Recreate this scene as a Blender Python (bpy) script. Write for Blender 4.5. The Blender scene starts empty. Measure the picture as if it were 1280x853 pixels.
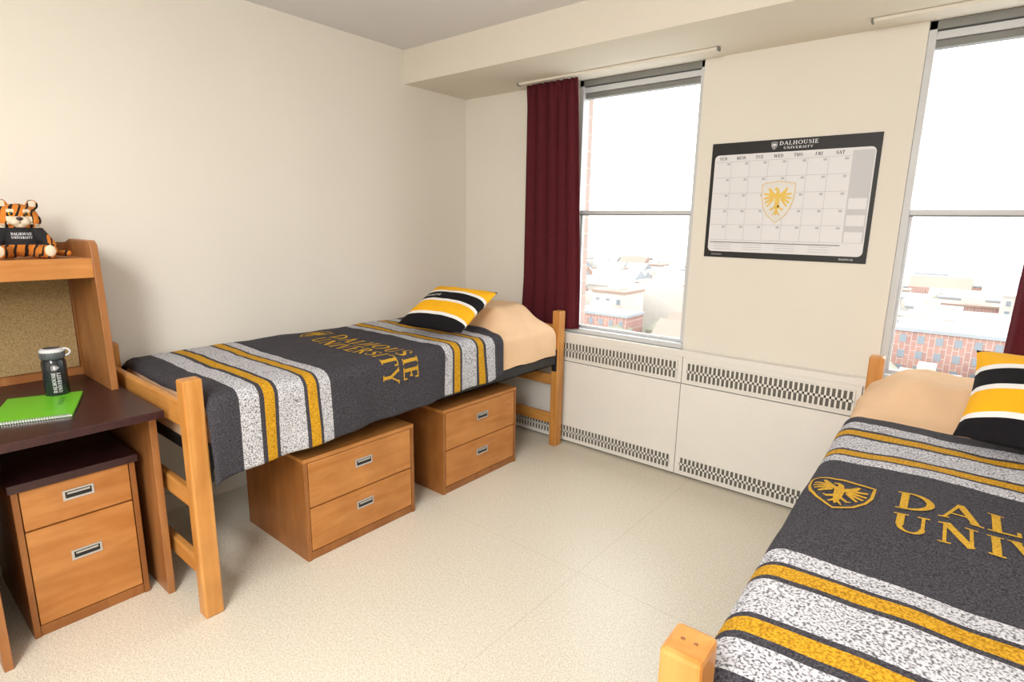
import bpy, bmesh, math, random
from mathutils import Vector, Matrix, noise
random.seed(7)
scene = bpy.context.scene
try:
    scene.view_settings.view_transform = 'Standard'
    scene.view_settings.look = 'None'
except Exception as e:
    print(e)

# ------------------------------------------------------------ materials
def lin(c):
    out = []
    for v in c:
        v = v / 255.0
        out.append(v / 12.92 if v <= 0.04045 else ((v + 0.055) / 1.055) ** 2.4)
    return (out[0], out[1], out[2], 1.0)

def new_mat(name):
    m = bpy.data.materials.new(name)
    m.use_nodes = True
    nt = m.node_tree
    b = nt.nodes['Principled BSDF']
    return m, nt, b

def plain(name, c, rough=0.6, metal=0.0, var=0.04, scale=8.0, spec=0.5, bump=0.0, bscale=200):
    m, nt, b = new_mat(name)
    tc = nt.nodes.new('ShaderNodeTexCoord')
    n = nt.nodes.new('ShaderNodeTexNoise'); n.inputs['Scale'].default_value = scale
    n.inputs['Detail'].default_value = 3
    nt.links.new(tc.outputs['Object'], n.inputs['Vector'])
    r = nt.nodes.new('ShaderNodeValToRGB')
    l = lin(c)
    r.color_ramp.elements[0].position = 0.3; r.color_ramp.elements[1].position = 0.7
    r.color_ramp.elements[0].color = (l[0]*(1-var), l[1]*(1-var), l[2]*(1-var), 1)
    r.color_ramp.elements[1].color = (min(1, l[0]*(1+var)), min(1, l[1]*(1+var)), min(1, l[2]*(1+var)), 1)
    nt.links.new(n.outputs['Fac'], r.inputs['Fac'])
    nt.links.new(r.outputs['Color'], b.inputs['Base Color'])
    b.inputs['Roughness'].default_value = rough
    b.inputs['Metallic'].default_value = metal
    b.inputs['Specular IOR Level'].default_value = spec
    if bump > 0:
        n2 = nt.nodes.new('ShaderNodeTexNoise'); n2.inputs['Scale'].default_value = bscale
        nt.links.new(tc.outputs['Object'], n2.inputs['Vector'])
        bp = nt.nodes.new('ShaderNodeBump'); bp.inputs['Strength'].default_value = bump
        bp.inputs['Distance'].default_value = 0.003
        nt.links.new(n2.outputs['Fac'], bp.inputs['Height'])
        nt.links.new(bp.outputs['Normal'], b.inputs['Normal'])
    return m

def speckle(name, c1, c2, scale, lo, hi, rough=0.9, bump=0.3, squash=(1, 1, 1), spec=0.2):
    m, nt, b = new_mat(name)
    tc = nt.nodes.new('ShaderNodeTexCoord')
    mp = nt.nodes.new('ShaderNodeMapping'); mp.inputs['Scale'].default_value = squash
    n = nt.nodes.new('ShaderNodeTexNoise'); n.inputs['Scale'].default_value = scale
    n.inputs['Detail'].default_value = 2
    nt.links.new(tc.outputs['Object'], mp.inputs['Vector'])
    nt.links.new(mp.outputs['Vector'], n.inputs['Vector'])
    r = nt.nodes.new('ShaderNodeValToRGB')
    r.color_ramp.elements[0].position = lo; r.color_ramp.elements[1].position = hi
    r.color_ramp.elements[0].color = lin(c1); r.color_ramp.elements[1].color = lin(c2)
    nt.links.new(n.outputs['Fac'], r.inputs['Fac'])
    nt.links.new(r.outputs['Color'], b.inputs['Base Color'])
    b.inputs['Roughness'].default_value = rough
    b.inputs['Specular IOR Level'].default_value = spec
    if bump:
        bp = nt.nodes.new('ShaderNodeBump'); bp.inputs['Strength'].default_value = bump
        bp.inputs['Distance'].default_value = 0.002
        nt.links.new(n.outputs['Fac'], bp.inputs['Height'])
        nt.links.new(bp.outputs['Normal'], b.inputs['Normal'])
    return m

def wood(name, c1, c2, stretch, rough=0.38):
    m, nt, b = new_mat(name)
    tc = nt.nodes.new('ShaderNodeTexCoord')
    mp = nt.nodes.new('ShaderNodeMapping'); mp.inputs['Scale'].default_value = stretch
    n = nt.nodes.new('ShaderNodeTexNoise'); n.inputs['Scale'].default_value = 1.0
    n.inputs['Detail'].default_value = 6; n.inputs['Distortion'].default_value = 0.6
    nt.links.new(tc.outputs['Object'], mp.inputs['Vector'])
    nt.links.new(mp.outputs['Vector'], n.inputs['Vector'])
    r = nt.nodes.new('ShaderNodeValToRGB')
    r.color_ramp.elements[0].position = 0.35; r.color_ramp.elements[1].position = 0.68
    r.color_ramp.elements[0].color = lin(c1); r.color_ramp.elements[1].color = lin(c2)
    n2 = nt.nodes.new('ShaderNodeTexNoise'); n2.inputs['Scale'].default_value = 9.0
    n2.inputs['Detail'].default_value = 3
    nt.links.new(tc.outputs['Object'], n2.inputs['Vector'])
    r2 = nt.nodes.new('ShaderNodeValToRGB')
    r2.color_ramp.elements[0].position = 0.3; r2.color_ramp.elements[1].position = 0.7
    r2.color_ramp.elements[0].color = (0.84, 0.82, 0.80, 1); r2.color_ramp.elements[1].color = (1, 1, 1, 1)
    mx = nt.nodes.new('ShaderNodeMixRGB'); mx.blend_type = 'MULTIPLY'; mx.inputs[0].default_value = 1
    nt.links.new(n.outputs['Fac'], r.inputs['Fac'])
    nt.links.new(n2.outputs['Fac'], r2.inputs['Fac'])
    nt.links.new(r.outputs['Color'], mx.inputs[1]); nt.links.new(r2.outputs['Color'], mx.inputs[2])
    nt.links.new(mx.outputs[0], b.inputs['Base Color'])
    b.inputs['Roughness'].default_value = rough
    return m

M_wall = plain('wall_paint', (232, 227, 217), 0.75, var=0.012, scale=2, spec=0.25)
M_soffit = plain('soffit_paint', (228, 221, 208), 0.75, var=0.012, scale=2, spec=0.25)
M_ceil = plain('ceiling_paint', (226, 223, 224), 0.85, var=0.015, scale=3, spec=0.2)

def floor_mat():
    m, nt, b = new_mat('speckled_vinyl_floor')
    tc = nt.nodes.new('ShaderNodeTexCoord')
    def nz(scale, lo, hi, c1, c2):
        n = nt.nodes.new('ShaderNodeTexNoise'); n.inputs['Scale'].default_value = scale
        n.inputs['Detail'].default_value = 2
        nt.links.new(tc.outputs['Object'], n.inputs['Vector'])
        r = nt.nodes.new('ShaderNodeValToRGB')
        r.color_ramp.elements[0].position = lo; r.color_ramp.elements[1].position = hi
        r.color_ramp.elements[0].color = c1; r.color_ramp.elements[1].color = c2
        nt.links.new(n.outputs['Fac'], r.inputs['Fac'])
        return r
    a = nz(240, .38, .50, lin((203, 191, 166)), lin((235, 229, 215)))
    c = nz(95, .40, .60, (.92, .91, .885, 1), (1, 1, 1, 1))
    br = nt.nodes.new('ShaderNodeTexBrick'); br.offset = 0; br.inputs['Scale'].default_value = 1.0
    br.inputs['Brick Width'].default_value = 1.8; br.inputs['Row Height'].default_value = 1.8
    br.inputs['Mortar Size'].default_value = .0022; br.inputs['Mortar Smooth'].default_value = .6
    br.inputs['Color1'].default_value = (1, 1, 1, 1); br.inputs['Color2'].default_value = (1, 1, 1, 1)
    br.inputs['Mortar'].default_value = (.84, .82, .78, 1)
    nt.links.new(tc.outputs['Object'], br.inputs['Vector'])
    m1 = nt.nodes.new('ShaderNodeMixRGB'); m1.blend_type = 'MULTIPLY'; m1.inputs[0].default_value = 1
    m2 = nt.nodes.new('ShaderNodeMixRGB'); m2.blend_type = 'MULTIPLY'; m2.inputs[0].default_value = 1
    nt.links.new(a.outputs[0], m1.inputs[1]); nt.links.new(c.outputs[0], m1.inputs[2])
    nt.links.new(m1.outputs[0], m2.inputs[1]); nt.links.new(br.outputs['Color'], m2.inputs[2])
    nt.links.new(m2.outputs[0], b.inputs['Base Color'])
    b.inputs['Roughness'].default_value = .33
    b.inputs['Specular IOR Level'].default_value = .4
    return m
M_floor = floor_mat()
M_heater = plain('heater_enamel', (235, 233, 227), 0.45, var=0.01)
M_slot = plain('heater_slot_dark', (104, 101, 95), 0.8)
M_alu = plain('window_aluminium', (206, 208, 210), 0.4, var=0.03)
M_aludark = plain('window_aluminium_dark', (128, 128, 124), 0.5)  # darker grey aluminium: head bars, mid rail line, track ends
M_woodV = wood('maple_post_wood', (196, 130, 58), (220, 160, 88), (26, 26, 2.2))
M_woodH = wood('maple_rail_wood', (196, 130, 58), (220, 160, 88), (2.2, 26, 26))
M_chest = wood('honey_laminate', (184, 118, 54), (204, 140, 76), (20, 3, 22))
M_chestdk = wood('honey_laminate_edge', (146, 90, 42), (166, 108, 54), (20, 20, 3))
M_deskwood = wood('desk_panel_wood', (154, 98, 52), (178, 122, 72), (16, 16, 3))
M_desktop = speckle('desk_top_burgundy', (48, 24, 26), (62, 32, 33), 60, 0.3, 0.7, rough=0.32, bump=0, spec=0.5)
M_cork = speckle('cork_board', (142, 118, 80), (176, 152, 110), 260, 0.35, 0.65, rough=0.95, bump=0.2)
M_black = plain('black_metal', (26, 26, 28), 0.45)
M_silver = plain('handle_silver', (205, 205, 205), 0.3, metal=0.7)
M_char = speckle('blanket_charcoal', (42, 41, 46), (88, 85, 92), 300, 0.36, 0.72, bump=0.4)
M_white = speckle('blanket_heather_white', (96, 94, 100), (210, 210, 215), 230, 0.36, 0.55, bump=0.4)
M_gold = speckle('blanket_gold', (158, 112, 18), (218, 166, 42), 240, 0.36, 0.6, bump=0.4)
M_textgold = speckle('blanket_text_gold', (176, 134, 36), (212, 168, 58), 300, 0.36, 0.6, bump=0.2)
M_sheet = plain('peach_sheet', (232, 196, 158), 0.9, var=0.05, scale=6, spec=0.1, bump=0.2, bscale=30)
M_cgold = plain('cushion_gold', (250, 184, 30), 0.85, var=0.06, spec=0.2, bump=0.4, bscale=250)
M_cblack = plain('cushion_black', (24, 22, 26), 0.9, spec=0.2, bump=0.4, bscale=250)
M_cwhite = plain('cushion_white', (240, 238, 236), 0.9, spec=0.2, bump=0.4, bscale=250)
M_ink = plain('print_black', (20, 20, 22), 0.5)
M_paper = plain('print_white', (230, 230, 234), 0.5, var=0.01)
M_line = plain('print_gray_line', (190, 192, 197), 0.5, var=0.01)
M_note = plain('print_gray_panel', (200, 201, 206), 0.5, var=0.01)
M_pgold = plain('print_gold', (232, 196, 92), 0.5)
M_pgoldl = plain('print_pale_shield', (226, 225, 222), 0.5)
M_green = plain('notebook_green', (112, 200, 44), 0.35, var=0.03)
M_greend = plain('notebook_green_text', (60, 140, 30), 0.4)
M_bottle = plain('bottle_smoke_plastic', (42, 46, 50), 0.15, var=0.1, scale=20)
M_cap = plain('bottle_cap_gray', (96, 100, 106), 0.4)
M_capw = plain('bottle_loop', (216, 218, 220), 0.35)

def curtain_mat():
    m, nt, b = new_mat('curtain_burgundy')
    tc = nt.nodes.new('ShaderNodeTexCoord')
    n = nt.nodes.new('ShaderNodeTexNoise'); n.inputs['Scale'].default_value = 60
    nt.links.new(tc.outputs['Object'], n.inputs['Vector'])
    r = nt.nodes.new('ShaderNodeValToRGB')
    r.color_ramp.elements[0].color = lin((76, 25, 33)); r.color_ramp.elements[1].color = lin((104, 39, 49))
    nt.links.new(n.outputs['Fac'], r.inputs['Fac'])
    nt.links.new(r.outputs['Color'], b.inputs['Base Color'])
    b.inputs['Roughness'].default_value = 0.85
    b.inputs['Specular IOR Level'].default_value = 0.2
    tr = nt.nodes.new('ShaderNodeBsdfTranslucent'); tr.inputs['Color'].default_value = lin((190, 74, 74))
    mx = nt.nodes.new('ShaderNodeMixShader'); mx.inputs[0].default_value = 0.16
    nt.links.new(b.outputs[0], mx.inputs[1]); nt.links.new(tr.outputs[0], mx.inputs[2])
    nt.links.new(mx.outputs[0], nt.nodes['Material Output'].inputs['Surface'])
    return m
M_curtain = curtain_mat()

def glass_mat():
    m, nt, b = new_mat('window_glass')
    nt.nodes.remove(b)
    t = nt.nodes.new('ShaderNodeBsdfTransparent'); t.inputs[0].default_value = (0.96, 0.98, 0.98, 1)
    g = nt.nodes.new('ShaderNodeBsdfGlossy'); g.inputs['Roughness'].default_value = 0.02
    mx = nt.nodes.new('ShaderNodeMixShader'); mx.inputs[0].default_value = 0.05
    nt.links.new(t.outputs[0], mx.inputs[1]); nt.links.new(g.outputs[0], mx.inputs[2])
    nt.links.new(mx.outputs[0], nt.nodes['Material Output'].inputs['Surface'])
    return m
M_glass = glass_mat()

def brick_mat(name, c1, c2, mort, scale):
    m, nt, b = new_mat(name)
    tc = nt.nodes.new('ShaderNodeTexCoord')
    mp = nt.nodes.new('ShaderNodeMapping'); mp.inputs['Rotation'].default_value = (math.pi/2, 0, math.pi/2)
    br = nt.nodes.new('ShaderNodeTexBrick'); br.inputs['Scale'].default_value = scale
    br.inputs['Color1'].default_value = lin(c1); br.inputs['Color2'].default_value = lin(c2)
    br.inputs['Mortar'].default_value = lin(mort)
    nt.links.new(tc.outputs['Object'], mp.inputs['Vector']); nt.links.new(mp.outputs['Vector'], br.inputs['Vector'])
    nt.links.new(br.outputs['Color'], b.inputs['Base Color'])
    b.inputs['Roughness'].default_value = 0.9
    return m
M_brick = brick_mat('exterior_brick', (176, 154, 144), (168, 146, 136), (178, 170, 162), 5)

# ------------------------------------------------------------ mesh builder
STK = [0]
def jit():
    # tiny per-stroke height so overlapping strokes of one print never share a plane
    return (STK[0] % 14) * 0.00004

class MB:
    def __init__(s):
        s.v = []; s.f = []; s.m = []; s.mats = []; s.sm = []
    def mi(s, mat):
        if mat not in s.mats: s.mats.append(mat)
        return s.mats.index(mat)
    def face(s, idx, mat, smooth=False):
        s.f.append(idx); s.m.append(s.mi(mat)); s.sm.append(smooth)
    def box(s, x0, x1, y0, y1, z0, z1, mat, M=None):
        b = len(s.v)
        for p in ((x0,y0,z0),(x1,y0,z0),(x1,y1,z0),(x0,y1,z0),(x0,y0,z1),(x1,y0,z1),(x1,y1,z1),(x0,y1,z1)):
            s.v.append(tuple(M @ Vector(p)) if M else p)
        for q in ((0,3,2,1),(4,5,6,7),(0,1,5,4),(1,2,6,5),(2,3,7,6),(3,0,4,7)):
            s.face([b+i for i in q], mat)
    def quad(s, pts, mat):
        b = len(s.v); s.v += [tuple(p) for p in pts]
        s.face(list(range(b, b+len(pts))), mat)
    def grid(s, nu, nv, fn, matfn, smooth=True, closeu=False):
        b = len(s.v)
        for j in range(nv+1):
            for i in range(nu+1):
                s.v.append(tuple(fn(i, j)))
        w = nu+1
        for j in range(nv):
            for i in range(nu):
                a = b+j*w+i
                s.face([a, a+1, a+w+1, a+w], matfn(i, j), smooth)
    def lathe(s, prof, cx, cy, cz, mat, n=40, matfn=None):
        b = len(s.v)
        for (r, z) in prof:
            for i in range(n):
                a = 2*math.pi*i/n
                s.v.append((cx+r*math.cos(a), cy+r*math.sin(a), cz+z))
        for j in range(len(prof)-1):
            for i in range(n):
                k = (i+1) % n
                s.face([b+j*n+i, b+j*n+k, b+(j+1)*n+k, b+(j+1)*n+i], matfn(j) if matfn else mat, True)
    def strip(s, pts, wid, mat, fn, maxseg=0.12):
        STK[0] += 1
        P = []; W = []
        for i in range(len(pts)-1):
            a = Vector(pts[i]); c = Vector(pts[i+1]); L = (c-a).length
            k = max(1, int(math.ceil(L/maxseg)))
            for q in range(k):
                P.append(a.lerp(c, q/k)); W.append(wid[i]+(wid[i+1]-wid[i])*q/k)
        P.append(Vector(pts[-1])); W.append(wid[-1])
        b = len(s.v)
        for i, p in enumerate(P):
            d = (P[min(i+1, len(P)-1)]-P[max(i-1, 0)])
            if d.length < 1e-9: d = Vector((1, 0))
            d.normalize(); n = Vector((-d.y, d.x))*(W[i]/2)
            s.v.append(tuple(fn(*(p+n)))); s.v.append(tuple(fn(*(p-n))))
        for i in range(len(P)-1):
            s.face([b+2*i, b+2*i+1, b+2*i+3, b+2*i+2], mat)
    def build(s, name, parent=None, bevel=0, solid=0):
        me = bpy.data.meshes.new(name)
        me.from_pydata(s.v, [], s.f)
        for m in s.mats: me.materials.append(m)
        me.polygons.foreach_set('material_index', s.m)
        me.polygons.foreach_set('use_smooth', s.sm)
        me.update()
        ob = bpy.data.objects.new(name, me)
        scene.collection.objects.link(ob)
        if parent: ob.parent = parent
        if solid:
            md = ob.modifiers.new('solid', 'SOLIDIFY'); md.thickness = solid
        if bevel:
            md = ob.modifiers.new('bevel', 'BEVEL'); md.width = bevel; md.segments = 2
            md.limit_method = 'ANGLE'; md.angle_limit = math.radians(40)
        return ob

def empty(name, loc=(0, 0, 0), rz=0):
    e = bpy.data.objects.new(name, None); scene.collection.objects.link(e)
    e.location = loc; e.rotation_euler = (0, 0, rz); e.empty_display_size = 0.1
    return e

# ------------------------------------------------------------ serif stroke font
TK, TN, SF = 0.17, 0.075, 0.06
def arc(cx, cy, rx, ry, a0, a1, n=14, w0=TN, w1=TK):
    pts = []; w = []
    for i in range(n+1):
        a = math.radians(a0+(a1-a0)*i/n)
        pts.append((cx+rx*math.cos(a), cy+ry*math.sin(a)))
        w.append(w0+(w1-w0)*abs(math.cos(a))**1.3)
    return (pts, w)
def ln(x0, y0, x1, y1, w): return ([(x0, y0), (x1, y1)], [w, w])
def sr(x, y, w=0.32): return ln(x-w/2, 0.03 if y == 0 else 0.97, x+w/2, 0.03 if y == 0 else 0.97, SF)
FONT = {
 'I': (0.40, [ln(.2,0,.2,1,TK), sr(.2,0), sr(.2,1)]),
 'D': (0.86, [ln(.2,0,.2,1,TK), sr(.16,0,.26), sr(.16,1,.26), arc(.25,.5,.5,.465,-90,90)]),
 'A': (0.86, [ln(.1,0,.42,1,TN), ln(.42,.98,.74,0,TK), ln(.2,.33,.62,.33,TN), sr(.1,0,.22), sr(.74,0,.28)]),
 'L': (0.70, [ln(.2,0,.2,1,TK), sr(.2,1), sr(.18,0), ln(.2,.03,.62,.03,TN), ln(.6,0,.6,.26,TN)]),
 'H': (0.92, [ln(.2,0,.2,1,TK), ln(.7,0,.7,1,TK), ln(.2,.5,.7,.5,TN), sr(.2,0), sr(.2,1), sr(.7,0), sr(.7,1)]),
 'O': (0.94, [arc(.46,.5,.36,.465,0,360,28)]),
 'U': (0.88, [ln(.2,1,.2,.34,TK), arc(.44,.34,.24,.30,180,360,14,TN,TN+.05), ln(.68,.34,.68,1,TN), sr(.2,1), sr(.68,1,.26)]),
 'S': (0.66, [([(.54,.72),(.52,.86),(.42,.95),(.28,.95),(.16,.87),(.14,.74),(.22,.62),(.36,.52),(.5,.41),(.55,.27),(.48,.11),(.34,.04),(.2,.05),(.12,.15),(.1,.3)],
               [TN,.06,.06,.08,.11,.15,.17,.17,.17,.15,.11,.07,.06,.06,TN])]),
 'E': (0.74, [ln(.2,0,.2,1,TK), sr(.18,0), sr(.18,1), ln(.2,.03,.62,.03,TN), ln(.2,.97,.6,.97,TN), ln(.2,.52,.5,.52,TN), ln(.61,0,.61,.24,TN), ln(.59,.78,.59,1,TN), ln(.49,.42,.49,.62,TN)]),
 'F': (0.70, [ln(.2,0,.2,1,TK), sr(.2,0), sr(.18,1), ln(.2,.97,.6,.97,TN), ln(.2,.52,.5,.52,TN), ln(.59,.78,.59,1,TN)]),
 'N': (0.90, [ln(.18,0,.18,1,TN), ln(.2,1,.7,0,TK), ln(.7,0,.7,1,TN), sr(.18,0,.26), sr(.14,1,.2), sr(.7,1,.26)]),
 'M': (1.05, [ln(.16,0,.18,1,TN), ln(.2,1,.5,.05,TK), ln(.5,.05,.82,1,TN), ln(.84,0,.84,1,TK), sr(.16,0,.26), sr(.84,0)]),
 'W': (1.15, [ln(.1,1,.35,0,TK), ln(.35,0,.57,.95,TN), ln(.57,.95,.8,0,TK), ln(.8,0,1.04,1,TN), sr(.1,1,.28), sr(1.04,1,.22)]),
 'V': (0.86, [ln(.1,1,.43,0,TK), ln(.43,0,.76,1,TN), sr(.1,1,.28), sr(.76,1,.22)]),
 'R': (0.84, [ln(.2,0,.2,1,TK), sr(.2,0), sr(.16,1,.22), arc(.3,.74,.3,.23,-90,90), ln(.2,.51,.3,.51,TN), ln(.2,.97,.3,.97,TN), ln(.36,.5,.72,0,TK), sr(.74,0,.2)]),
 'T': (0.80, [ln(.4,0,.4,1,TK), sr(.4,0), ln(.08,.97,.72,.97,TN), ln(.09,.76,.09,1,TN), ln(.71,.76,.71,1,TN)]),
 'Y': (0.84, [ln(.4,0,.4,.48,TK), ln(.08,1,.4,.46,TK*.9), ln(.4,.46,.72,1,TN), sr(.4,0), sr(.1,1,.26), sr(.72,1,.2)]),
 ' ': (0.4, []),
}
def text(mb, s, u0, v0, h, mat, fn, width=None, align='L', gap=0.06):
    tot = sum(FONT[c][0]+gap for c in s)-gap
    sx = h if width is None else width/tot
    if align == 'C': u0 -= tot*sx/2
    x = 0
    for c in s:
        w, st = FONT[c]
        for pts, wd in st:
            mb.strip(pts, wd, mat, (lambda a, b, x=x: fn(u0+(a+x)*sx, v0+b*h)), 0.2)
        x += w+gap
def crest(mb, cu, cv, h, mat, fn, outline=True):
    w = h*0.78
    F = lambda a, b: fn(cu+a*w, cv+b*h)
    if outline:
        pts = [(-.5,.42),(-.25,.46),(0,.5),(.25,.46),(.5,.42),(.49,.1),(.42,-.12),(.28,-.32),(0,-.5),(-.28,-.32),(-.42,-.12),(-.49,.1),(-.5,.42)]
        mb.strip(pts, [.05]*13, mat, F, .15)
    mb.strip([(0,.3),(0,.1),(0,-.12),(0,-.34)], [.07,.16,.13,.03], mat, F, .1)
    mb.strip([(.0,.28),(-.06,.33),(-.13,.30)], [.08,.07,.02], mat, F, .1)
    for sgn in (-1, 1):
        mb.strip([(0,.1),(sgn*.18,.2),(sgn*.28,.34)], [.1,.12,.05], mat, F, .1)
        for k, (ex, ey) in enumerate(((.42,.2),(.42,.08),(.38,-.03),(.30,-.12))):
            mb.strip([(sgn*.12,.16-.03*k),(sgn*ex,ey)], [.07,.045], mat, F, .1)
        mb.strip([(sgn*.03,-.1),(sgn*.16,-.2),(sgn*.22,-.18)], [.06,.05,.02], mat, F, .1)
        mb.strip([(0,-.2),(sgn*.1,-.34)], [.06,.03], mat, F, .1)

# ------------------------------------------------------------ room shell
XR, YB, YW, ZC, ZS, YS = 3.66, -1.9, 3.0, 2.43, 2.235, 2.455
def simple(name, boxes, mat, bevel=0):
    mb = MB()
    for b in boxes: mb.box(*b, mat)
    return mb.build(name, bevel=bevel)
simple('floor', [(-.12, XR+.12, YB-.12, YW+.02, -.1, 0)], M_floor)
simple('ceiling', [(-.12, XR+.12, YB-.12, YW+.15, ZC, ZC+.1)], M_ceil)
simple('wall_left', [(-.12, 0, YB, YW+.15, 0, ZC)], M_wall)
simple('wall_right', [(XR, XR+.12, YB, YW+.15, 0, ZC)], M_wall)
simple('wall_back', [(-.12, XR+.12, YB-.12, YB, 0, ZC)], M_wall)
simple('ceiling_soffit', [(0, XR, YS, YW, ZS, ZC)], M_soffit)
W1 = (0.925, 1.68); W2 = (2.605, 3.36); ZB = 0.735
mb = MB()
mb.box(0, W1[0], YW, YW+.06, 0, ZC, M_wall)
mb.box(W1[1], W2[0], YW, YW+.06, 0, ZC, M_wall)
mb.box(W2[1], XR, YW, YW+.06, 0, ZC, M_wall)
for w in (W1, W2):
    mb.box(w[0], w[1], YW, YW+.06, 0, ZB, M_wall)
    mb.box(w[0], w[1], YW, YW+.06, ZS, ZC, M_wall)
mb.box(-.12, W1[0], YW+.06, YW+.17, 0, ZC, M_brick)
mb.box(W1[1], W2[0], YW+.06, YW+.17, 0, ZC, M_brick)
mb.box(W2[1], XR+.12, YW+.06, YW+.17, 0, ZC, M_brick)
for w in (W1, W2):
    mb.box(w[0], w[1], YW+.06, YW+.17, 0, ZB, M_brick)
    mb.box(w[0], w[1], YW+.06, YW+.17, ZS, ZC, M_brick)
mb.build('wall_window')
simple('baseboard_left', [(0, .012, YB, 2.94, 0, .09)], M_soffit)

for i, w in enumerate((W1, W2)):
    e = empty('window_%d' % (i+1))
    mb = MB()
    y0, y1 = YW+.012, YW+.075
    mb.box(w[0], w[0]+.028, y0, y1, ZB, ZS, M_alu)
    mb.box(w[1]-.022, w[1], y0, y1, ZB, ZS, M_alu)
    mb.box(w[0], w[1], y0-.03, y1, ZB+.001, ZB+.028, M_alu)
    mb.box(w[0], w[1], y0, y1, ZS-.035, ZS, M_aludark)
    mb.box(w[0]+.01, w[1]-.01, y0+.01, y1, ZS-.07, ZS-.04, M_alu)
    mb.box(w[0]+.01, w[1]-.01, y0+.02, y1, ZS-.10, ZS-.072, M_aludark)
    mb.box(w[0]+.02, w[1]-.02, y0+.015, y1-.02, 1.466, 1.490, M_alu)
    mb.box(w[0]+.02, w[1]-.02, y0+.01, y1-.02, 1.461, 1.467, M_aludark)
    mb.box(w[0]+.028, w[0]+.04, y0+.02, y1-.02, ZB+.02, 1.47, M_alu)
    mb.box(w[1]-.034, w[1]-.022, y0+.02, y1-.02, ZB+.02, 1.47, M_alu)
    mb.box(w[0]+.02, w[1]-.02, y0+.015, y1-.02, ZB+.028, ZB+.045, M_alu)
    mb.build('frame', e, bevel=.002)
    mb = MB()
    mb.quad([(w[0]+.02, y0+.04, ZB), (w[1]-.02, y0+.04, ZB), (w[1]-.02, y0+.04, ZS-.03), (w[0]+.02, y0+.04, ZS-.03)], M_glass)
    mb.build('pane', e)

# heater cover
mb = MB()
seams = [0.003, 0.855, 1.705, 2.565, XR-.003]
HY = 2.95; HB = YW-.002
for a, b in zip(seams[:-1], seams[1:]):
    mb.box(a+.002, b-.002, HY, HB, .015, .545, M_heater)
    mb.box(a+.002, b-.002, HY+.004, HB, .55, .70, M_heater)
mb.box(seams[0], seams[-1], HY-.003, HB, .70, .733, M_heater)
mb.box(seams[0], seams[-1], HY+.02, HB, .001, .03, M_slot)
for a, b in zip(seams[:-1], seams[1:]):
    for (z0, z1) in ((.575, .668), (.04, .118)):
        x0, x1 = a+.03, b-.03
        yf = HY-.0015
        mb.box(x0, x1, yf, HY+.004, z0, z1, M_slot)
        zm = (z0+z1)/2
        mb.box(x0-.006, x1+.006, yf-.003, yf+.002, z0-.006, z0, M_heater)
        mb.box(x0-.006, x1+.006, yf-.003, yf+.002, z1, z1+.006, M_heater)
        mb.box(x0, x1, yf-.003, yf+.001, zm-.006, zm+.006, M_heater)
        n = int((x1-x0)/.0235)
        for k in range(n+1):
            xx = x0+(x1-x0)*k/n
            mb.box(xx-.0045, xx+.0045, yf-.003, yf+.001, z0, z1, M_heater)
for cx in (1.42, 2.02):
    mb.box(cx-.07, cx+.07, HY-.002, HY+.001, .43, .50, M_heater)
mb.build('heater_cover')

# curtain tracks
for nm, a, b in (('curtain_track', .60, 1.80), ('curtain_track', 2.43, 3.5)):
    mb = MB()
    mb.box(a, b, 2.83, 2.855, ZS-.014, ZS-.001, M_soffit)
    mb.box(a-.008, a, 2.826, 2.859, ZS-.018, ZS-.001, M_aludark)
    mb.box(b, b+.008, 2.826, 2.859, ZS-.018, ZS-.001, M_aludark)
    mb.build(nm, bevel=.002)

# curtains
def curtain(x0t, x1t, x0b, x1b, zb, seed):
    mb = MB(); N, K = 260, 60
    zt = ZS-.017
    def fn(i, j):
        u = i/N; v = j/K
        z = zt+(zb-zt)*v
        g = min(1, v/.06)
        a = x0t+(x1t-x0t)*u; b = x0b+(x1b-x0b)*u
        x = a+(b-a)*v
        yb = 2.868+.076*min(1, v*1.25)
        ph = u*2*math.pi*5.2+seed+.7*math.sin(u*7+v*1.3+seed)
        amp = .027*(.75+.25*v)*(.8+.2*math.sin(u*23+seed))
        if v < .07:
            y = yb+.012*math.sin(u*2*math.pi*13)*(1-g*.6)+(.8*g*amp*math.sin(ph))
        else:
            y = yb+amp*math.sin(ph)*.95
        x += .022*math.cos(ph)*(0.4+.6*v)*min(1, u*6)*min(1, (1-u)*6)
        return (x, y, z)
    mb.grid(N, K, fn, lambda i, j: M_curtain)
    return mb.build('window_curtain', solid=.003)
curtain(.635, 1.0, .55, 1.02, .765, 0.4)
curtain(3.05, 3.46, 3.02, 3.50, .80, 1.9)

# ------------------------------------------------------------ beds
BW, BL, BH = 0.872, 2.215, 0.88
TOPZ, RC = 0.80, 0.05
BUMP = [.135]
def sm(a, b, x):
    t = max(0, min(1, (x-a)/(b-a))); return t*t*(3-2*t)
def bump(x, y):
    return BUMP[0]*sm(1.56, 1.77, y)*(1-sm(1.99, 2.15, y))*sm(.02, .15, x)*(1-sm(BW-.19, BW-.015, x))
def prof(s, m0, m1, r):
    W = m1-m0
    q = r*math.pi/2
    if s < r:
        th = (r-s)/r
        if th <= math.pi/2: return (m0+r-r*math.sin(th), r-r*math.cos(th), -math.sin(th), math.cos(th))
        return (m0, r+(r-s-q), -1, 0)
    if s > W-r:
        th = (s-(W-r))/r
        if th <= math.pi/2: return (m1-r+r*math.sin(th), r-r*math.cos(th), math.sin(th), math.cos(th))
        return (m1, r+(s-(W-r)-q), 1, 0)
    return (m0+s, 0, 0, 1)
def s_for_drop(W, r, d):
    return W-r+r*math.pi/2+(d-r)

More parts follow.
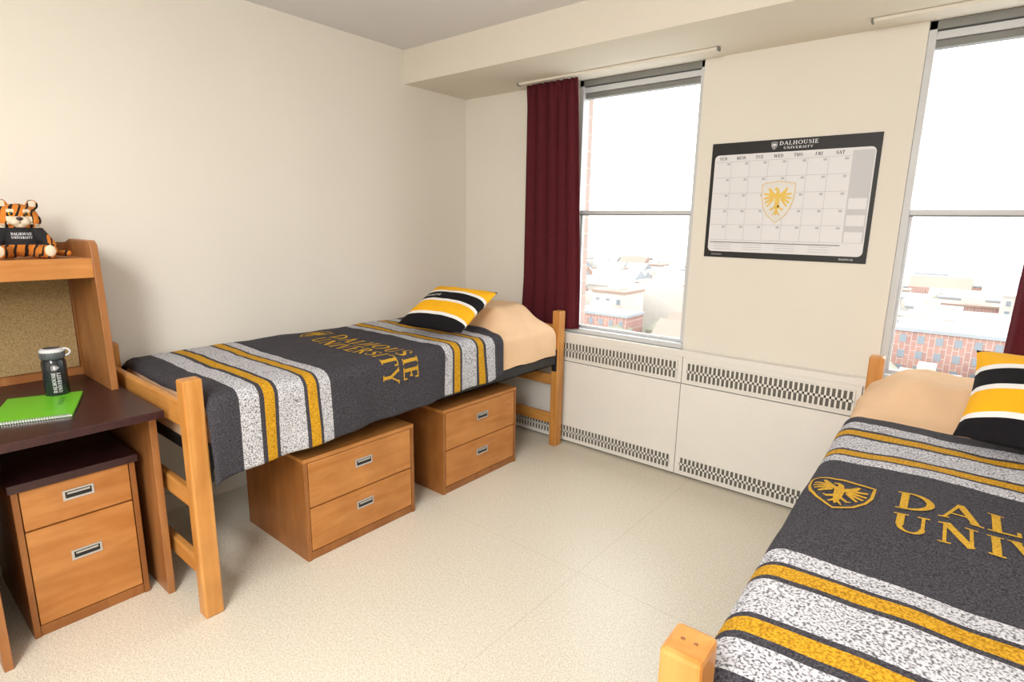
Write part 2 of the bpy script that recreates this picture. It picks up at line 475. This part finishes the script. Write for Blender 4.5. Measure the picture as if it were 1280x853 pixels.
def make_bed(loc, rz, room_side, blk):
    BUMP[0] = blk.get('bump', .135)
    e = empty('bed', loc, rz)
    mb = MB()
    pw, pd = .055, .065
    for px in (0, BW-pw):
        for py in (0, BL-pd):
            mb.box(px, px+pw, py, py+pd, 0, BH, M_woodV)
    for py in (.014, BL-pd+.014):
        for z0, z1 in ((.70, .79), (.40, .47), (.14, .21)):
            mb.box(pw, BW-pw, py, py+.028, z0, z1, M_woodH)
    mb.build('frame', e, bevel=.007)
    mb = MB()
    for px in (.012, BW-.042):
        mb.box(px, px+.004 if px < .1 else px+.03, pd, BL-pd, .545, .60, M_black)
        mb.box(px, px+.03, pd, BL-pd, .545, .55, M_black)
    for k in range(9):
        yy = pd+.03+k*(BL-2*pd-.06)/8
        mb.box(.03, BW-.03, yy-.015, yy+.015, .55, .575, M_black)
    for px in (.01, BW-.04):
        for py in (pd-.002, BL-pd-.012):
            mb.box(px, px+.03, py, py+.014, .50, .64, M_black)
    mb.box(.03, BW-.03, pd+.01, BL-pd-.01, .58, .598, M_black)
    mb.build('rails', e)
    mb = MB()
    for px in (0, BW-pw):
        for py in (0, BL-pd):
            for dx in (.019, .036):
                mb.lathe([(0, .0006), (.003, .0006), (.003, -.001)], px+dx, py+pd/2, BH, M_chestdk, n=10)
    mb.build('post_plugs', e)
    mb = MB(); m0, m1 = .012, BW-.012
    r = .05; H = .195; W = m1-m0
    y0m, y1m = pd+.016, BL-pd-.008; LM = y1m-y0m
    sA = -(H-r)-r*math.pi/2+r; sB = s_for_drop(W, r, H)
    tA = sA; tB = s_for_drop(LM, r, H)
    NU, NV = 70, 130
    def fn(i, j):
        s = sA+(sB-sA)*i/NU; t = tA+(tB-tA)*j/NV
        x, dx, nx, nz = prof(s, m0, m1, r)
        y, dy, ny, _ = prof(t, y0m, y1m, r)
        d = min(H, dx+dy)
        z = TOPZ-d
        z += bump(x, y)*(1-d/H)
        wr = noise.noise(Vector((x*7, y*7, z*5)))*.010+noise.noise(Vector((x*18, y*14, 3)))*.005
        if y > 1.60: z += wr*1.3
        else: z -= .005
        x += nx*wr*.8*(1 if dx > .03 else 0)
        return (x, y, z)
    mb.grid(NU, NV, fn, lambda i, j: M_sheet)
    mb.quad([(m0+.01, y0m+.01, .603), (m1-.01, y0m+.01, .603), (m1-.01, y1m-.01, .603), (m0+.01, y1m-.01, .603)], M_sheet)
    mb.build('mattress', e)
    # blanket
    y0, y1 = blk['y0'], blk['y1']; lead = blk['lead']
    m0, m1 = blk.get('m0', .004), BW-.002+blk.get('out', .006)
    W = m1-m0; r = .05
    TB = TOPZ+.012
    st = [('W', .05), ('K', .012), ('G', .04), ('K', .014), ('W', .105), ('K', .014), ('G', .04), ('K', .018), ('W', .072)]
    seq = [('K', lead)]+list(reversed(st))
    glen = sum(a for _, a in st)
    mid = (y1-y0)-lead-blk['tail']-2*glen
    seq += [('K', mid)]+st+[('K', blk['tail'])]
    yctr = y0+lead+glen+mid/2+.042
    ys = [y0]; mk = []
    for c, a in seq:
        k = max(1, int(round(a/.02)))
        for q in range(k):
            ys.append(ys[-1]+a/k); mk.append({'W': M_white, 'K': M_char, 'G': M_gold}[c])
    def P(s, y, off=0.0):
        x, d, nx, nz = prof(s, m0, m1, r)
        z = TB-d
        z += bump(x, y)
        hang = sm(.03, .25, d)
        f = .010*math.sin(y*13+1)+.006*math.sin(y*31)
        x += nx*(f*hang+.004*hang)
        z += (noise.noise(Vector((x*5, y*5, 1.3)))*.008+noise.noise(Vector((x*14, y*12, 7)))*.003)*(1-hang)
        e0 = max(0, 1-(y-y0)/.045)
        z -= blk.get('roll', .03)*e0*e0*(1-hang*.6)
        return (x+nx*off, y, z+nz*off)
    def ends(y):
        t = (y-y0)/(y1-y0)
        dr = blk['dropR'][0]*(1-t)+blk['dropR'][1]*t
        dl = blk['dropL'][0]*(1-t)+blk['dropL'][1]*t
        return -(dl-r)-r*math.pi/2+r, s_for_drop(W, r, dr)
    NU = 96
    mb = MB()
    def fb(i, j):
        a, b = ends(ys[j])
        return P(a+(b-a)*i/NU, ys[j])
    mb.grid(NU, len(ys)-1, fb, lambda i, j: mk[j])
    bo = mb.build('blanket', None, solid=.004)
    bo.modifiers['solid'].offset = -1
    bo.location = loc; bo.rotation_euler = (0, 0, rz)
    mb = MB()
    fn2 = lambda a, b: P(a, b, .0022+jit())
    tw = blk.get('tw', .63)
    text(mb, 'DALHOUSIE', blk['tx'], yctr+.012, .086, M_textgold, fn2, width=tw)
    text(mb, 'UNIVERSITY', blk['tx'], yctr-.100, .086, M_textgold, fn2, width=tw)
    crest(mb, blk['cx'], yctr+.01, .165, M_textgold, fn2)
    mb.build('lettering', bo)
    return e

make_bed((.08, .69, 0), 0, 1, dict(y0=.069, y1=1.615, lead=.108, tail=.072, dropR=(.305, .23), dropL=(.06, .06), tx=.285, cx=.165, tw=.69, roll=.032, bump=.125))
make_bed((2.654, .604, 0), math.radians(1.6), 0, dict(y0=.069, y1=1.455, lead=.035, tail=.075, dropR=(.08, .08), dropL=(.20, .20), tx=.185, cx=.080, m0=.012, out=0.0, bump=.085))

# cushions
def cushion(c, ex, ey, a=.205, h=.065, lettering=True):
    ex = Vector(ex).normalized(); ey = Vector(ey); ey = (ey-ex*ey.dot(ex)).normalized(); ez = ex.cross(ey)
    c = Vector(c)
    def S(u, v, sgn, off=0):
        x = a*u*(1-.07*(1-v*v)); y = a*v*(1-.07*(1-u*u))
        t = max(0, (1-abs(u)**2.6)*(1-abs(v)**2.6))**.55*h
        t += .004*noise.noise(Vector((u*3+c.x, v*3, sgn)))*(1 if t > .01 else 0)
        return c+ex*x+ey*y+ez*sgn*(t+off)
    bands = [(.14, M_cblack), (.19, M_cwhite), (.43, M_cgold), (.485, M_cwhite), (.675, M_cblack), (.73, M_cwhite), (.965, M_cgold), (1.0, M_cblack)]
    vs = [0]; ms = []
    prev = 0
    for b, m in bands:
        k = max(2, int(round((b-prev)/.025)))
        for q in range(k):
            vs.append(prev+(b-prev)*(q+1)/k); ms.append(m)
        prev = b
    mb = MB()
    for sgn in (1, -1):
        mb.grid(40, len(vs)-1, lambda i, j: S(-1+2*i/40, -1+2*vs[j], sgn), lambda i, j: ms[j])
    ob = mb.build('throw_pillow')
    if lettering:
        mb = MB()
        text(mb, 'DALHOUSIE', -.8, .10, .10, M_cwhite, lambda p, q: S(p, q, 1, .0015+jit()), width=.55)
        mb.build('lettering', ob)
    return ob
cushion((.672, 2.165, .942), (.975, .2, -.02), (-.18, .86, .40))
cushion((3.130, 2.120, .932), (.995, -.05, -.02), (.07, .86, .42), a=.212, lettering=False)

# ------------------------------------------------------------ drawer furniture
def handle(mb, x, yc, zc, w=.088, h=.036):
    mb.box(x-.002, x+.004, yc-w/2, yc+w/2, zc-h/2, zc+h/2, M_silver)
    mb.box(x+.003, x+.0050, yc-w/2+.007, yc+w/2-.007, zc-h/2+.008, zc+h/2-.006, M_black)
    mb.box(x+.004, x+.0075, yc-w/2+.012, yc+w/2-.012, zc+h/2-.014, zc+h/2-.008, M_silver)
def chest(name, x0, x1, y0, y1, z1, split, top=None):
    t = .018
    mb = MB()
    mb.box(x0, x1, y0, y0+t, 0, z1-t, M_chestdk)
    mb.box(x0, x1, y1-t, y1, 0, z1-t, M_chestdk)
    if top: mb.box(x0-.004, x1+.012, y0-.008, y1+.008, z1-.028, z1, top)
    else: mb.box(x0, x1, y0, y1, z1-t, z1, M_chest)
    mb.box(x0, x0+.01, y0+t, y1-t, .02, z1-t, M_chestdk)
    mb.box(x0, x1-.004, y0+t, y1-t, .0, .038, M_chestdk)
    zt = z1-(.032 if top else t+.003)
    mb.box(x0+.02, x1-.022, y0+t, y1-t, .04, zt, M_black)
    for a, b in ((.042, split-.003), (split+.003, zt)):
        mb.box(x1-.02, x1-.001, y0+t+.003, y1-t-.003, a, b, M_chest)
    ob = mb.build(name, bevel=.0018)
    hb = MB()
    for a, b in ((.042, split-.003), (split+.003, zt)):
        handle(hb, x1-.001, (y0+y1)/2, (a+b)/2+(b-a)*.12)
    hb.build('handles', ob)
    return ob
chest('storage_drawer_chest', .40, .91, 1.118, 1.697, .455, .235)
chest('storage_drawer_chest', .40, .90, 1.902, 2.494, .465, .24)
chest('desk_drawer_pedestal', .10, .62, .277, .624, .56, .385, top=M_desktop)

# desk with hutch
desk = empty('desk')
mb = MB()
mb.box(.03, .79, -.62, .684, .722, .75, M_desktop)
mb.build('desktop', desk, bevel=.003)
mb = MB()
for y, xf in ((.660, .70), (.18, .73), (-.60, .73)):
    mb.box(.04, xf, y, y+.024, 0, .722, M_deskwood)
mb.box(.04, .06, -.58, .66, .30, .722, M_deskwood)
mb.build('panels', desk, bevel=.002)
mb = MB()
def sidepanel(y):
    prf = [(.04, .75), (.40, .75), (.39, 1.0), (.372, 1.24), (.365, 1.30), (.34, 1.315), (.10, 1.315), (.04, 1.30)]
    b = len(mb.v); n = len(prf)
    for yy in (y, y+.024):
        for (x, z) in prf: mb.v.append((x, yy, z))
    mb.face([b+i for i in range(n)], M_deskwood); mb.face([b+n+i for i in reversed(range(n))], M_deskwood)
    for i in range(n):
        k = (i+1) % n
        mb.face([b+k, b+i, b+n+i, b+n+k], M_deskwood)
sidepanel(.64); sidepanel(-.60)
mb.box(.04, .365, -.576, .64, 1.225, 1.25, M_chest)
mb.box(.352, .372, -.576, .64, 1.18, 1.252, M_chest)
mb.box(.03, .042, -.60, .664, .75, 1.30, M_deskwood)
mb.build('hutch', desk, bevel=.002)
mb = MB(); mb.box(.043, .052, -.56, .63, .79, 1.20, M_cork); mb.build('cork_panel', desk)

# notebook
A = Vector((.42, .554, 0)); B = Vector((.707, .453, 0)); C = Vector((.29, .355, 0))
ex = (B-A).normalized(); ey = (A-C).normalized(); ey = (ey-ex*ey.dot(ex)).normalized()
Mn = Matrix(((ex.x, ey.x, 0, C.x), (ex.y, ey.y, 0, C.y), (0, 0, 1, .751), (0, 0, 0, 1)))
mb = MB()
mb.box(.002, .298, .002, .214, .0005, .007, M_paper, Mn)
mb.box(0, .30, 0, .217, .007, .0082, M_green, Mn)
mb.box(0, .30, 0, .217, 0, .0008, M_green, Mn)
for k in range(30):
    mb.box(.292, .303, .01+k*.0067, .0125+k*.0067, -.0, .0095, M_silver, Mn)
ob = mb.build('notebook')
mb = MB()
text(mb, 'DALHOUSIE', .06, .16, .014, M_greend, lambda a, b: Mn @ Vector((a, b, .0087+jit())))
mb.build('cover_lettering', ob)

# bottle
bx, by = .335, .49
mb = MB()
R = .037
prf = [(0, 0), (R-.004, 0), (R, .004), (R, .128), (R-.003, .137), (R-.006, .142)]
mb.lathe(prf, bx, by, .751, M_bottle)
cp = [(R-.005, .142), (R-.001, .143), (R-.001, .170), (R-.006, .176), (.015, .178), (0, .178)]
mb.lathe(cp, bx, by, .751, M_cap)
for k in range(24):
    a = 2*math.pi*k/24
    mb.box(-.001, .001, R-.002, R+.001, .146, .168, M_cap, Matrix.Translation((bx, by, .751)) @ Matrix.Rotation(a, 4, 'Z'))
def loop(mb, c, d, r1, r2):
    d = Vector(d).normalized(); up = Vector((0, 0, 1)); sd = d.cross(up)
    N1, N2 = 28, 8
    def fn(i, j):
        a = 2*math.pi*i/N1; b = 2*math.pi*j/N2
        rad = d*math.cos(a)*r1*1.25+up*math.sin(a)*r1
        n = (d*math.cos(a)+up*math.sin(a))
        return Vector(c)+rad+n*math.cos(b)*r2+sd*math.sin(b)*r2*1.6
    mb.grid(N1, N2, fn, lambda i, j: M_capw)
loop(mb, (bx+.012, by+.034, .751+.163), (.35, .95, 0), .013, .0035)
mb.lathe([(R-.0005, .166), (R+.001, .167), (R+.001, .172), (R-.004, .178), (R-.012, .180)], bx, by, .751, M_capw)
ob = mb.build('water_bottle')
mb = MB()
phi = math.atan2(-by, 2.9-bx)
def fc(off):
    def g(a, b):
        rr_ = R+.0006+jit()
        return (bx+rr_*math.cos(phi-(b+off)/R), by+rr_*math.sin(phi-(b+off)/R), .751+.02+a)
    return g
text(mb, 'DALHOUSIE', 0, 0.0, .011, M_paper, fc(0), width=.075)
text(mb, 'UNIVERSITY', 0, 0.0, .011, M_paper, fc(-.015), width=.075)
crest(mb, .092, .0, .022, M_paper, lambda a, b: fc(-.002)(a, b))
mb.build('lettering', ob)

# ------------------------------------------------------------ plush tiger
def tiger_fur():
    m, nt, b = new_mat('tiger_fur')
    tc = nt.nodes.new('ShaderNodeTexCoord')
    mp = nt.nodes.new('ShaderNodeMapping'); mp.inputs['Rotation'].default_value = (.3, .2, .1)
    w = nt.nodes.new('ShaderNodeTexWave'); w.wave_type = 'BANDS'; w.bands_direction = 'Y'
    w.inputs['Scale'].default_value = 14; w.inputs['Distortion'].default_value = 5
    w.inputs['Detail'].default_value = 1.5; w.inputs['Detail Scale'].default_value = 1.2
    nt.links.new(tc.outputs['Object'], mp.inputs['Vector']); nt.links.new(mp.outputs['Vector'], w.inputs['Vector'])
    r = nt.nodes.new('ShaderNodeValToRGB')
    r.color_ramp.elements[0].position = .2; r.color_ramp.elements[1].position = .28
    r.color_ramp.elements[0].color = lin((24, 16, 12)); r.color_ramp.elements[1].color = lin((206, 124, 42))
    nt.links.new(w.outputs['Fac'], r.inputs['Fac']); nt.links.new(r.outputs['Color'], b.inputs['Base Color'])
    b.inputs['Roughness'].default_value = .95
    n = nt.nodes.new('ShaderNodeTexNoise'); n.inputs['Scale'].default_value = 400
    nt.links.new(tc.outputs['Object'], n.inputs['Vector'])
    bp = nt.nodes.new('ShaderNodeBump'); bp.inputs['Strength'].default_value = .5; bp.inputs['Distance'].default_value = .002
    nt.links.new(n.outputs['Fac'], bp.inputs['Height']); nt.links.new(bp.outputs['Normal'], b.inputs['Normal'])
    return m
M_tiger = tiger_fur()
M_tw = plain('tiger_white_fur', (222, 208, 184), .95, bump=.5, bscale=400)
M_shirt = plain('tiger_shirt_black', (26, 26, 30), .85)
M_nose = plain('tiger_nose', (40, 22, 22), .3)
M_eye = plain('tiger_eye', (20, 14, 8), .1)
M_eyey = plain('tiger_iris', (210, 160, 40), .3)
tg = empty('plush_tiger', (.225, .475, 1.251), math.radians(-8))
bm = bmesh.new()
def ell(c, rr, rot=None):
    M = Matrix.Translation(c)
    if rot: M = M @ rot
    M = M @ Matrix.Diagonal((rr[0], rr[1], rr[2], 1))
    bmesh.ops.create_icosphere(bm, subdivisions=3, radius=1, matrix=M)
def limb(a, b, r0, r1, n=8):
    a = Vector(a); b = Vector(b)
    for k in range(n+1):
        t = k/n; rr = r0+(r1-r0)*t
        ell(a.lerp(b, t), (rr, rr, rr))
ell((0, 0, .062), (.046, .052, .058))
ell((.0, 0, .095), (.036, .044, .03))
ell((.006, 0, .148), (.046, .056, .044))
for s in (-1, 1):
    ell((.014, s*.036, .134), (.032, .026, .026))
    ell((.046, s*.013, .130), (.018, .017, .015))
    ell((-.004, s*.042, .188), (.010, .018, .019))
    limb((.004, s*.044, .098), (.030, s*.078, .045), .021, .018)
    limb((.01, s*.035, .026), (.085, s*.066, .022), .026, .020)
    ell((.092, s*.069, .029), (.019, .022, .028))
limb((-.04, 0, .02), (-.03, .09, .016), .012, .011)
limb((-.03, .09, .016), (.03, .125, .016), .011, .011)
ell((.034, 0, .117), (.02, .02, .01))
me = bpy.data.meshes.new('tmp'); bm.to_mesh(me); bm.free()
tob = bpy.data.objects.new('tmp', me); scene.collection.objects.link(tob)
md = tob.modifiers.new('r', 'REMESH'); md.mode = 'VOXEL'; md.voxel_size = .0028
md2 = tob.modifiers.new('s', 'SMOOTH'); md2.factor = .5; md2.iterations = 4
dg = bpy.context.evaluated_depsgraph_get()
me2 = bpy.data.meshes.new_from_object(tob.evaluated_get(dg))
bpy.data.objects.remove(tob)
for m in (M_tiger, M_tw, M_shirt): me2.materials.append(m)
for p in me2.polygons:
    c = p.center; p.use_smooth = True; k = 0
    if .048 < c.z < .108 and abs(c.y) < .068: k = 2
    if c.z > .108:
        if c.x > .040 and c.z < .146 and abs(c.y) < .034: k = 1
        if c.z < .122 and abs(c.y) > .04: k = 1
        if c.x > .03 and .160 < c.z < .172 and .012 < abs(c.y) < .032: k = 1
        if c.z > .182 and c.x > .001 and abs(abs(c.y)-.042) < .010: k = 1
    if c.x > .105: k = 1
    p.material_index = k
tb = bpy.data.objects.new('body', me2); scene.collection.objects.link(tb); tb.parent = tg
mb = MB()
def sph(c, r, mat, n=16):
    def fn(i, j):
        a = 2*math.pi*i/n; b = -math.pi/2+math.pi*j/8
        return (c[0]+r[0]*math.cos(a)*math.cos(b), c[1]+r[1]*math.sin(a)*math.cos(b), c[2]+r[2]*math.sin(b))
    mb.grid(n, 8, fn, lambda i, j: mat)
for s in (-1, 1):
    sph((.0455, s*.0205, .156), (.006, .0078, .0078), M_eyey)
    sph((.0500, s*.0200, .156), (.0035, .0050, .0060), M_eye)
sph((.0645, 0, .140), (.006, .0095, .006), M_nose)
mb.strip([(0, .136), (0, .122)], [.002, .002], M_nose, lambda a, b: (.0645, a, b))
tf = lambda a, b: (.003+jit()+.046*math.sqrt(max(.05, 1-(a/.052)**2-((b-.062)/.058)**2)), a, b)
text(mb, 'DALHOUSIE', 0, .082, .009, M_paper, tf, width=.058, align='C')
text(mb, 'UNIVERSITY', 0, .070, .008, M_paper, tf, width=.058, align='C')
mb.build('face_and_lettering', tg)

# ------------------------------------------------------------ calendar
cal = empty('wall_calendar')
cx0, cx1, cz0, cz1 = 1.757, 2.50, 1.250, 1.818
yc = YW-.0035
mb = MB()
mb.box(cx0, cx1, yc, YW-.0005, cz0, cz1, M_ink)
mb.build('sheet', cal)
mb = MB()
def rrect(x0, x1, z0, z1, r, y, mat):
    pts = []
    for (cx, cz, a0) in ((x1-r, z1-r, 0), (x0+r, z1-r, 90), (x0+r, z0+r, 180), (x1-r, z0+r, 270)):
        for k in range(7):
            a = math.radians(a0+15*k); pts.append((cx+r*math.cos(a), y, cz+r*math.sin(a)))
    mb.quad(pts, mat)
ix0, ix1, iz0, iz1 = cx0+.018, cx1-.018, cz0+.030, cz1-.058
rrect(ix0, ix1, iz0, iz1, .022, yc-.0008, M_paper)
gx1 = ix1-.095
cw = (gx1-ix0)/7; gz1 = iz1-.034; gz0 = iz0+.060; rh = (gz1-gz0)/5
rrect(gx1+.006, ix1-.004, gz0, iz1-.012, .004, yc-.0014, M_note)
for k in range(3):
    z = gz0+k*.075
    mb.box(gx1+.012, ix1-.01, yc-.0022, yc-.0015, z+.002, z+.05, M_paper)
fl = lambda d: (lambda a, b: (a, yc-d-jit(), b))
for k in range(1, 7): mb.strip([(ix0+cw*k, gz0), (ix0+cw*k, gz1)], [.0016]*2, M_line, fl(.0016), 1)
for k in range(0, 6): mb.strip([(ix0+.006, gz0+rh*k), (gx1, gz0+rh*k)], [.0016]*2, M_line, fl(.0016), 1)
for k in range(7):
    for j in range(5):
        mb.box(ix0+cw*k+cw*.74, ix0+cw*(k+1)-.008, yc-.0024, yc-.0016, gz0+rh*(j+1)-.016, gz0+rh*(j+1)-.006, M_line)
for k, d in enumerate(('SUN', 'MON', 'TUE', 'WED', 'THU', 'FRI', 'SAT')):
    text(mb, d, ix0+cw*(k+.5), gz1+.009, .015, M_ink, fl(.002), align='C')
for k in range(4):
    for j in range(3):
        mb.strip([(ix0+.03+k*.15, iz0+.014+j*.012), (ix0+.12+k*.15, iz0+.014+j*.012)], [.002]*2, M_line, fl(.0016), 1)
mb.strip([(ix0+.01, gz0-.012), (gx1, gz0-.012)], [.003]*2, M_ink, fl(.0016), 1)
text(mb, 'DALHOUSIE', (cx0+cx1)/2+.035, cz1-.028, .018, M_paper, fl(.002), width=.17, align='C')
text(mb, 'UNIVERSITY', (cx0+cx1)/2+.035, cz1-.046, .011, M_paper, fl(.002), width=.13, align='C')
crest(mb, (cx0+cx1)/2-.072, cz1-.028, .034, M_paper, fl(.002))
sc = ((ix0+gx1)/2+.015, (gz0+gz1)/2-.005)
pts = [(-.5,.42),(0,.48),(.5,.42),(.49,.1),(.42,-.12),(.28,-.32),(0,-.5),(-.28,-.32),(-.42,-.12),(-.49,.1)]
mb.quad([(sc[0]+p[0]*.15, yc-.0027, sc[1]+p[1]*.2) for p in pts], M_pgoldl)
crest(mb, sc[0], sc[1], .19, M_pgold, fl(.0032), outline=False)
mb.strip([(sc[0]+p[0]*.15, sc[1]+p[1]*.2) for p in pts+[pts[0]]], [.003]*11, M_pgold, fl(.0032), 1)
text(mb, 'UNIVERSITY', cx0+.04, cz0+.012, .007, M_line, fl(.002))
text(mb, 'DALHOUSIE', cx1-.11, cz0+.012, .008, M_paper, fl(.002))
mb.build('print', cal)

# ------------------------------------------------------------ outdoors
GZ = -32.0
M_ground = speckle('city_ground', (150, 150, 142), (174, 173, 168), .05, .35, .65, bump=0)  # this and the outdoor colours below are paled, haze mixed into them
M_water = plain('harbour_water', (190, 196, 202), .6, var=.02, scale=.01)
M_hill = plain('far_shore', (172, 178, 183), .95, var=.06, scale=.01)
M_b1 = brick_mat('city_red_brick', (152, 116, 104), (140, 106, 98), (158, 142, 134), .25)
M_b2 = plain('city_beige_wall', (172, 165, 156), .9, var=.1, scale=.1)
M_b3 = plain('city_gray_roof', (136, 138, 140), .9, var=.1, scale=.1)
M_b4 = plain('city_white_wall', (190, 190, 190), .9, var=.05, scale=.1)
M_rust = plain('arena_roof', (140, 116, 104), .8, var=.06, scale=.05)
M_tree = plain('city_tree', (122, 121, 106), .95, var=.15, scale=.3)
M_win = plain('city_window', (112, 118, 124), .5)
mb = MB(); mb.box(-1500, 1500, 20, 420, GZ-1, GZ, M_ground); mb.build('exterior_ground')
mb = MB(); mb.box(-4000, 4000, 420, 1600, GZ-1, GZ-.5, M_water); mb.build('harbour_water')
mb = MB()
def hf(i, j):
    x = -4000+8000*i/160
    h = [0, 20, 34, 24, 0][j]*(1+.5*noise.noise(Vector((x*.002, 3, 1)))+.3*noise.noise(Vector((x*.01, 1, j))))
    return (x, 1500+j*120, GZ+h)
mb.grid(160, 4, hf, lambda i, j: M_hill); mb.build('far_shore_hills')
mb = MB()
def house(x, y, w, d, h, wm, rm, gable=False):
    mb.box(x-w/2, x+w/2, y-d/2, y+d/2, GZ, GZ+h, wm)
    nf = max(1, int(h/3.2)); nc = max(2, int(w/3.0))
    for f in range(nf):
        for c in range(nc):
            xx = x-w/2+(c+.5)*w/nc
            mb.box(xx-.6, xx+.6, y-d/2-.06, y-d/2+.02, GZ+1+f*3.2, GZ+2.6+f*3.2, M_win)
    if gable:
        b = len(mb.v)
        for p in ((x-w/2, y-d/2, GZ+h), (x+w/2, y-d/2, GZ+h), (x+w/2, y+d/2, GZ+h), (x-w/2, y+d/2, GZ+h), (x-w/2, y, GZ+h+d*.35), (x+w/2, y, GZ+h+d*.35)): mb.v.append(p)
        for q in ((0, 1, 5, 4), (2, 3, 4, 5), (0, 4, 3), (1, 2, 5)): mb.face([b+i for i in q], rm)
    else:
        mb.box(x-w/2-.3, x+w/2+.3, y-d/2-.3, y+d/2+.3, GZ+h, GZ+h+.7, rm)
        mb.box(x-w*.2, x+w*.1, y-d*.2, y+d*.2, GZ+h+.7, GZ+h+3, M_b2)
rr = random.Random(11)
for row in range(13):
    y = 135+row*21
    x = -y*.85-20
    while x < y*.55+25:
        w = rr.uniform(9, 24); big = rr.random() < .22
        ar = (x > -116 and x < -58 and 160 < y < 215)
        if not ar:
            h = rr.uniform(5, 9) if not big else rr.uniform(10, 14)
            house(x+w/2, y+rr.uniform(-4, 4), w, rr.uniform(9, 14), h, rr.choice([M_b1, M_b1, M_b2, M_b4, M_b2]), rr.choice([M_b3, M_b3, M_b2, M_rust]), (not big) and rr.random() < .6)
        x += w+rr.uniform(3, 12)
house(-132, 380, 14, 14, 34, M_b2, M_b3); house(8, 150, 34, 16, 13, M_b1, M_b3); house(36, 168, 26, 16, 16, M_b1, M_b3); house(-14, 176, 22, 14, 11, M_b1, M_b3)
mb.build('city_buildings')
mb = MB()
def ar(i, j):
    a = math.pi*i/24; r = 24
    return (-88+r*math.cos(a)*1.0+0, 168+j*10, GZ+2+11*math.sin(a))
mb.grid(24, 3, ar, lambda i, j: M_rust)
mb.quad([ar(i, 0) for i in range(25)], M_b2); mb.quad([ar(i, 3) for i in range(25)], M_b2)
mb.box(-112, -64, 168, 198, GZ, GZ+2, M_b2)
mb.build('arena_building')
bm = bmesh.new()
for k in range(420):
    y = rr.uniform(110, 410); x = rr.uniform(-y*.85, y*.5); s = rr.uniform(2, 4.2)
    if -114 < x < -60 and 160 < y < 205: continue
    bmesh.ops.create_icosphere(bm, subdivisions=1, radius=s, matrix=Matrix.Translation((x, y, GZ+s*1.1)) @ Matrix.Diagonal((1, 1, 1.25, 1)))
me = bpy.data.meshes.new('city_trees'); bm.to_mesh(me); bm.free(); me.materials.append(M_tree)
o = bpy.data.objects.new('city_trees', me); scene.collection.objects.link(o)

# ------------------------------------------------------------ light
w = bpy.data.worlds.new('overcast_sky'); scene.world = w; w.use_nodes = True
bg = w.node_tree.nodes['Background']; bg.inputs[0].default_value = (0.95, 0.98, 1.0, 1); bg.inputs[1].default_value = 5.4

def area(name, loc, rot, sx, sy, power, col):
    l = bpy.data.lights.new(name, 'AREA'); l.shape = 'RECTANGLE'; l.size = sx; l.size_y = sy
    l.energy = power; l.color = col
    o = bpy.data.objects.new(name, l); scene.collection.objects.link(o)
    o.location = loc; o.rotation_euler = rot
    return o
mb = MB()  # invented fixture, out of view, housing for the added fill light
M_diff = plain('fill_light_diffuser', (245, 243, 235), .4)
mb.box(1.5, 2.9, -1.05, -.55, ZC-.07, ZC, M_heater)
mb.box(1.52, 2.88, -1.03, -.57, ZC-.075, ZC-.07, M_diff)
mb.build('fill_light_housing', bevel=.004)
area('ceiling_fill_light', (2.2, -.8, ZC-.09), (0, 0, 0), 1.3, .45, 52, (1.0, .98, .955))  # added fill behind the camera to brighten the room
area('flash_softbox', (2.9, -1.1, 2.0), (math.radians(68), 0, math.radians(24)), .7, .55, 47, (1.0, .99, .975))

# ------------------------------------------------------------ camera
cam = bpy.data.cameras.new('camera'); co = bpy.data.objects.new('camera', cam); scene.collection.objects.link(co)
cam.sensor_width = 36; cam.lens = 707/1280*36; cam.clip_end = 6000; cam.clip_start = .02
right = Vector((.7717, .6358, .0166)); up = Vector((-.1412, .1458, .9792)); fwd = Vector((-.62, .758, -.2023))
right.normalize(); fwd.normalize(); up = right.cross(fwd).normalized(); right = fwd.cross(up).normalized()
R3 = Matrix((right, up, -fwd)).transposed()
co.matrix_world = Matrix.Translation((2.90, 0, 1.40)) @ R3.to_4x4()
scene.camera = co
